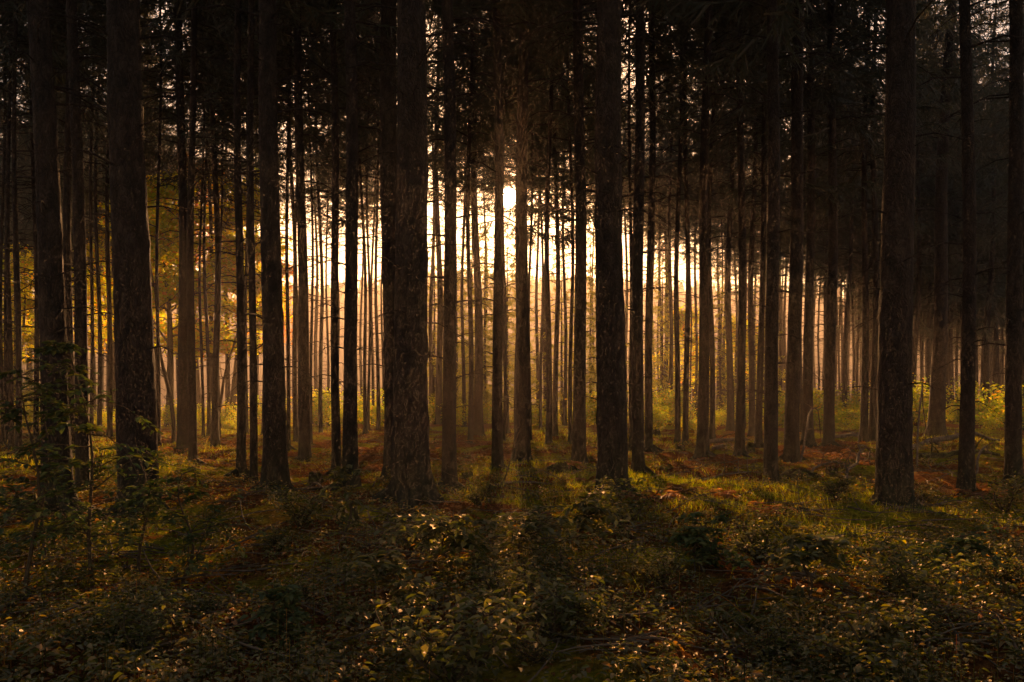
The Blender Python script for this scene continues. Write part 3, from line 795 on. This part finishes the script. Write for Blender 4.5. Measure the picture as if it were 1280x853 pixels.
# ------------------------------------------------------------------ stumps, mounds, fallen wood
def stump(px, base, wpx, h, label, seed, mossy=True):
    r_ = np.random.default_rng(seed); d = CAMH * F / (base - HY); x, y = wpos(px, d); r0 = wpx * d / F / 2
    root = empty('tree_stump', (x, y, float(ground_z(x, y)) - .06))
    n = 22; th = np.linspace(0, 6.283, n, endpoint=False)
    hz = np.array([0, .05, .12, .3, .6, .85, 1.0]) * h; K = len(hz)
    rad = r0 * (1 + .9 * np.exp(-hz / (.25 * h)))
    lob = 1 + .22 * np.exp(-hz / (.5 * h))[:, None] * np.sin(th * 5 + seed)[None] + r_.normal(0, .04, (K, n))
    P = np.stack([0 * hz, 0 * hz, hz], -1); V, Q = tubes(P[None], rad[None], n, lob[None])
    V[-n:, 2] += r_.normal(0, .1 * h, n)
    mesh_obj('bark', V, Q, M['moss'] if mossy else M['bark'], root, smooth=True)
    P2 = np.stack([[0, 0, h * .72], [0, 0, h * .9], [0, 0, h * .93], [0, 0, h * .9]]); V, Q = tubes(P2[None], np.array([[r0 * .97, r0 * .96, r0 * .5, .001]]), n)
    V[:, 2] += r_.normal(0, .012, len(V))
    mesh_obj('cut_face', V, Q, M['cutwood'], root)
    tag(root, label, 'stump', 'old mossy stumps')
stump(434, 668, 24, .27, 'dark stump in front of the flared spruce left of the fourth thick trunk', 1)
stump(394, 610, 16, .25, 'dark stump behind the slim spruces right of the third thick trunk', 2)
stump(584, 603, 14, .14, 'low moss-topped stump between stout spruce and sun', 3)
stump(820, 545, 9, .3, 'little round stump at the edge of the sunlit bushes', 4)
stump(850, 566, 11, .3, 'small dark stump at the foot of two slim stems', 5)
stump(938, 567, 9, .3, 'small dark stump right of the fifth thick trunk among fallen logs', 6)
stump(30, 640, 26, .28, 'mossy stump in the red litter near the left edge', 7)
stump(1040, 596, 14, .22, 'low stump beneath the broken branches', 8)

def mound(px, base, wpx, h, label, seed):
    d = CAMH * F / (base - HY); x, y = wpos(px, d); r0 = wpx * d / F / 2
    r_ = np.random.default_rng(seed); n, K = 28, 10
    f = np.linspace(0, 1, K); th = np.linspace(0, 6.283, n, endpoint=False)
    Rr = r0 * f[:, None] * (1 + .18 * np.sin(3 * th + seed) + .1 * np.sin(5 * th))[None] + 1e-3
    z = h * (1 - f ** 2)[:, None] * np.ones(n) + r_.normal(0, .02, (K, n)) - .05
    V = np.stack([Rr * np.cos(th), Rr * np.sin(th) * .8, z], -1)
    i = np.arange(K - 1)[:, None] * n; j = np.arange(n)[None]
    Q = np.stack([i + j, i + n + j, i + n + (j + 1) % n, i + (j + 1) % n], -1).reshape(-1, 4)
    o = mesh_obj('moss_mound', V.reshape(-1, 3), Q, M['moss'], smooth=True); o.location = (x, y, float(ground_z(x, y)))
    tag(o, label, 'mound', 'mossy mounds on the forest floor')
mound(358, 640, 60, .17, 'broad mossy mound at the foot of the third thick trunk', 1)
mound(700, 592, 50, .2, 'low mossy mound left of the stout spruce right of the sun', 2)
mound(515, 655, 90, .12, 'low overgrown mound at the foot of the fourth thick trunk', 3)
mound(1000, 600, 70, .22, 'dark mound right of the tall dark stout spruce', 4)
mound(110, 650, 80, .14, 'flat mound between the first and second thick trunks', 5)

def fallen(px0, y0, px1, y1, r0, label, seed, name='fallen_branch', arch=.05, twigs=6, mat='wood', yoff=0):
    d0 = CAMH * F / (y0 - HY); d1 = CAMH * F / (y1 - HY)
    a = np.array([*wpos(px0, d0), 0.0]); b = np.array([*wpos(px1, d1), 0.0])
    r_ = np.random.default_rng(seed); K = 10; t = np.linspace(0, 1, K)
    P = a[None] * (1 - t)[:, None] + b[None] * t[:, None]
    P[:, :2] += r_.normal(0, .04, (K, 2)); Ln = np.linalg.norm(b - a)
    P[:, 2] = ground_z(P[:, 0], P[:, 1]) + r0 * .6 + arch * Ln * np.sin(t * np.pi)
    o0 = P[0].copy(); P = P - o0
    A = Acc(); V, Q = tubes(P[None], (r0 * (1.05 - .6 * t) * (1 + r_.normal(0, .08, K)))[None], 8); A.add(V, Q)
    for i in range(twigs):
        k = r_.integers(1, 9); B, br = limb(r_, P[k], r_.normal(size=3) * np.array([1, 1, .5]) + np.array([0, 0, .5]), r_.uniform(.2, .8), r0 * .35, K=6, wig=.3)
        V, Q = tubes(B[None], br[None], 4); A.add(V, Q)
    o = mesh_obj(name, *A.get(), M[mat], smooth=True); o.location = tuple(o0)
    tag(o, label, 'log' if name == 'fallen_log' else 'branch', 'fallen wood on the forest floor')
fallen(545, 613, 700, 611, .035, 'thin fallen log lying across the sunlit moss below the sun', 1, 'fallen_log', 0, 3)
fallen(884, 556, 935, 555, .09, 'upper fallen log beside the slim stems right of the fifth thick trunk', 2, 'fallen_log', 0, 3)
fallen(888, 564, 930, 563, .07, 'lower fallen log beside the slim stems right of the fifth thick trunk', 3, 'fallen_log', 0, 2)
fallen(1135, 565, 1256, 556, .10, 'long crooked fallen log behind the stems right of the sixth thick trunk', 4, 'fallen_log', .03, 6)
fallen(1150, 576, 1250, 574, .09, 'lower mossy fallen log right of the sixth thick trunk', 5, 'fallen_log', 0, 4, 'moss')
fallen(1042, 552, 1092, 550, .08, 'dark fallen log left of the sixth thick trunk behind the bracken', 6, 'fallen_log', 0, 4)
fallen(1000, 580, 1030, 556, .03, 'broken branch propped up left of the stout spruce by the bracken', 7, arch=.15, twigs=8)
fallen(1012, 600, 1060, 590, .03, 'dark broken branch lying before the red-brown bracken', 8, arch=.12, twigs=12)
fallen(1060, 606, 1092, 585, .03, 'broken branch near the left side of the sixth thick trunk', 9, arch=.12, twigs=12)
fallen(1148, 584, 1156, 566, .025, 'pale curved broken branch standing up right of the sixth thick trunk', 10, arch=.35, twigs=3)
fallen(1215, 596, 1240, 578, .03, 'broken branch pile piece between the last two stems on the right', 11, arch=.12, twigs=10)
fallen(860, 596, 960, 590, .03, 'long thin branch lying right of the fifth thick trunk', 12, arch=.01, twigs=8)
fallen(735, 660, 752, 610, .015, 'pale thin stick leaning left of the fifth thick trunk', 13, arch=.03, twigs=1)
fallen(385, 615, 410, 650, .02, 'thin dead branch beside the dark stump', 14, arch=.05, twigs=6)
fallen(1120, 640, 1200, 625, .025, 'dead branch lying in front of the sixth thick trunk', 15, arch=.05, twigs=10)
fallen(960, 640, 1040, 650, .02, 'dead branch lying before the tall dark stout spruce on the right', 16, arch=.05, twigs=12)

# ------------------------------------------------------------------ litter, ground leaves, grass (uncountable)
def scatter_xy(n, dmin, dmax, power=1.0, mx=740):
    u = rng.uniform(0, 1, n); d = dmin * (dmax / dmin) ** (u ** power)
    px = rng.uniform(640 - mx, 640 + mx, n)
    return (px - 640) / F * d, d
def litter():
    n = 90000; x, y = scatter_xy(n, 3.8, 36, .85)
    k = np.sin(x * .8 + 1) * np.cos(y * .55) + rng.normal(0, .5, n) > -.15; x, y = x[k], y[k]; n = len(x)
    pos = np.stack([x, y, ground_z(x, y) + rng.uniform(.0, .03, n)], -1)
    dd = norm(rng.normal(size=(n, 3)) * np.array([1, 1, .35])); nn = norm(np.array([0, 0, 1.0]) + rng.normal(0, .45, (n, 3)))
    L = rng.uniform(.018, .05, n) * np.clip(y / 14, 1, 1.8)
    V, Q = leaves(pos, dd, nn, L, L * .6, .3)
    tag(mesh_obj('leaf_litter', V, Q, M['litter']), 'brown fallen leaves strewn over the forest floor', 'leaf litter', kind='stuff')
def undergrowth():
    nc = 1500; X0, Y0 = scatter_xy(nc, 4.2, 34, 1.0)
    dens = np.sin(X0 * 1.1 + 2) * np.cos(Y0 * .8) + .6 * np.sin(X0 * 2.7 - Y0 * 1.9)
    k = (dens + rng.normal(0, .5, nc)) > np.where(Y0 < 12, -.45, .15); X0, Y0 = X0[k], Y0[k]; nc = len(X0)
    ns = rng.integers(4, 18, nc); ch = rng.uniform(.06, .42, nc) ** 1.15 * np.clip(1.15 - Y0 / 40, .4, 1); cl = rng.uniform(.022, .058, nc); cr = rng.uniform(.08, .34, nc)
    ci = np.repeat(np.arange(nc), ns); n0 = len(ci)
    off = rng.normal(0, 1, (n0, 2)) * cr[ci][:, None]
    x = X0[ci] + off[:, 0]; y = Y0[ci] + off[:, 1]; h = ch[ci] * rng.uniform(.5, 1.15, n0) * np.exp(-(off ** 2).sum(1) / (2 * (cr[ci] * 1.6) ** 2))+.02
    m = 9; r_i = np.repeat(np.arange(n0), m); n = n0 * m
    f = np.tile(np.linspace(.35, 1.0, m), n0)
    a = rng.uniform(0, 6.28, n); o = rng.uniform(.005, .05, n) * (1 + ch[ci][r_i] * 3)
    cx, cyv = x[r_i], y[r_i]
    pos = np.stack([cx + o * np.cos(a), cyv + o * np.sin(a), ground_z(cx, cyv) + h[r_i] * f], -1)
    dd = norm(np.stack([np.cos(a), np.sin(a), rng.uniform(-.3, .12, n)], -1)); nn = norm(np.array([0, 0, 1.0]) + rng.normal(0, .32, (n, 3)))
    L = cl[ci][r_i] * rng.uniform(.6, 1.2, n) * np.clip(cyv / 12, 1, 1.7)
    A = Acc(); A.add(*leaves(pos, dd, nn, L, L * .58))
    b = np.stack([x, y, ground_z(x, y) - .02], -1); e = b + np.stack([0 * x, 0 * x, h + .02], -1)
    A.add(*tubes(np.stack([b, e], 1), np.full((n0, 2), .0018), 3))
    tag(mesh_obj('undergrowth', *A.get(), M['bramble']), 'low leafy ground cover of seedlings and bramble shoots', 'ground cover', kind='stuff')
def grass():
    n = 190000; x, y = scatter_xy(n, 6, 60, .72, 720)
    dens = np.sin(x * .45 + .5) + np.cos(y * .38 + x * .2) + .5 * np.sin(x * 1.3 + y)
    k = dens + rng.normal(0, .45, n) > .75; x, y = x[k], y[k]; n = len(x)
    pos = np.stack([x, y, ground_z(x, y) - .01], -1)
    dd = norm(np.stack([rng.normal(0, .55, n), rng.normal(0, .55, n), np.full(n, 1.0)], -1))
    V, Q = strips(pos, dd, rng.normal(size=(n, 3)) * np.array([1, 1, .1]), rng.uniform(.04, .15, n), rng.uniform(.006, .014, n) * np.clip(y / 12, 1, 4))
    tag(mesh_obj('grass', V, Q, M['grass']), 'sparse short grass and moss tufts between the trunks', 'grass', kind='stuff')
def fallen_twigs():
    n = 2600; x, y = scatter_xy(n, 5, 40, .9); a = rng.uniform(0, 6.28, n); L = rng.uniform(.15, .9, n) ** 1.3; t = np.linspace(-.5, .5, 5)
    bend = rng.normal(0, .25, n)
    px_ = x[:, None] + L[:, None] * (t * np.cos(a)[:, None] - bend[:, None] * (t ** 2) * np.sin(a)[:, None])
    py_ = y[:, None] + L[:, None] * (t * np.sin(a)[:, None] + bend[:, None] * (t ** 2) * np.cos(a)[:, None])
    pz_ = ground_z(px_, py_) + .015 + rng.uniform(0, .12, n)[:, None] * (t + .5) * L[:, None] * 2 + rng.normal(0, .006, (n, 5))
    V, Q = tubes(np.stack([px_, py_, pz_], -1), (.004 + .010 * L * rng.uniform(.4, 1.2, n))[:, None] * (1.1 - (t + .5) * .7)[None], 4)
    tag(mesh_obj('fallen_twigs', V, Q, M['wood']), 'small dead twigs scattered over the forest floor', 'twigs', kind='stuff')
litter(); undergrowth(); grass(); fallen_twigs()
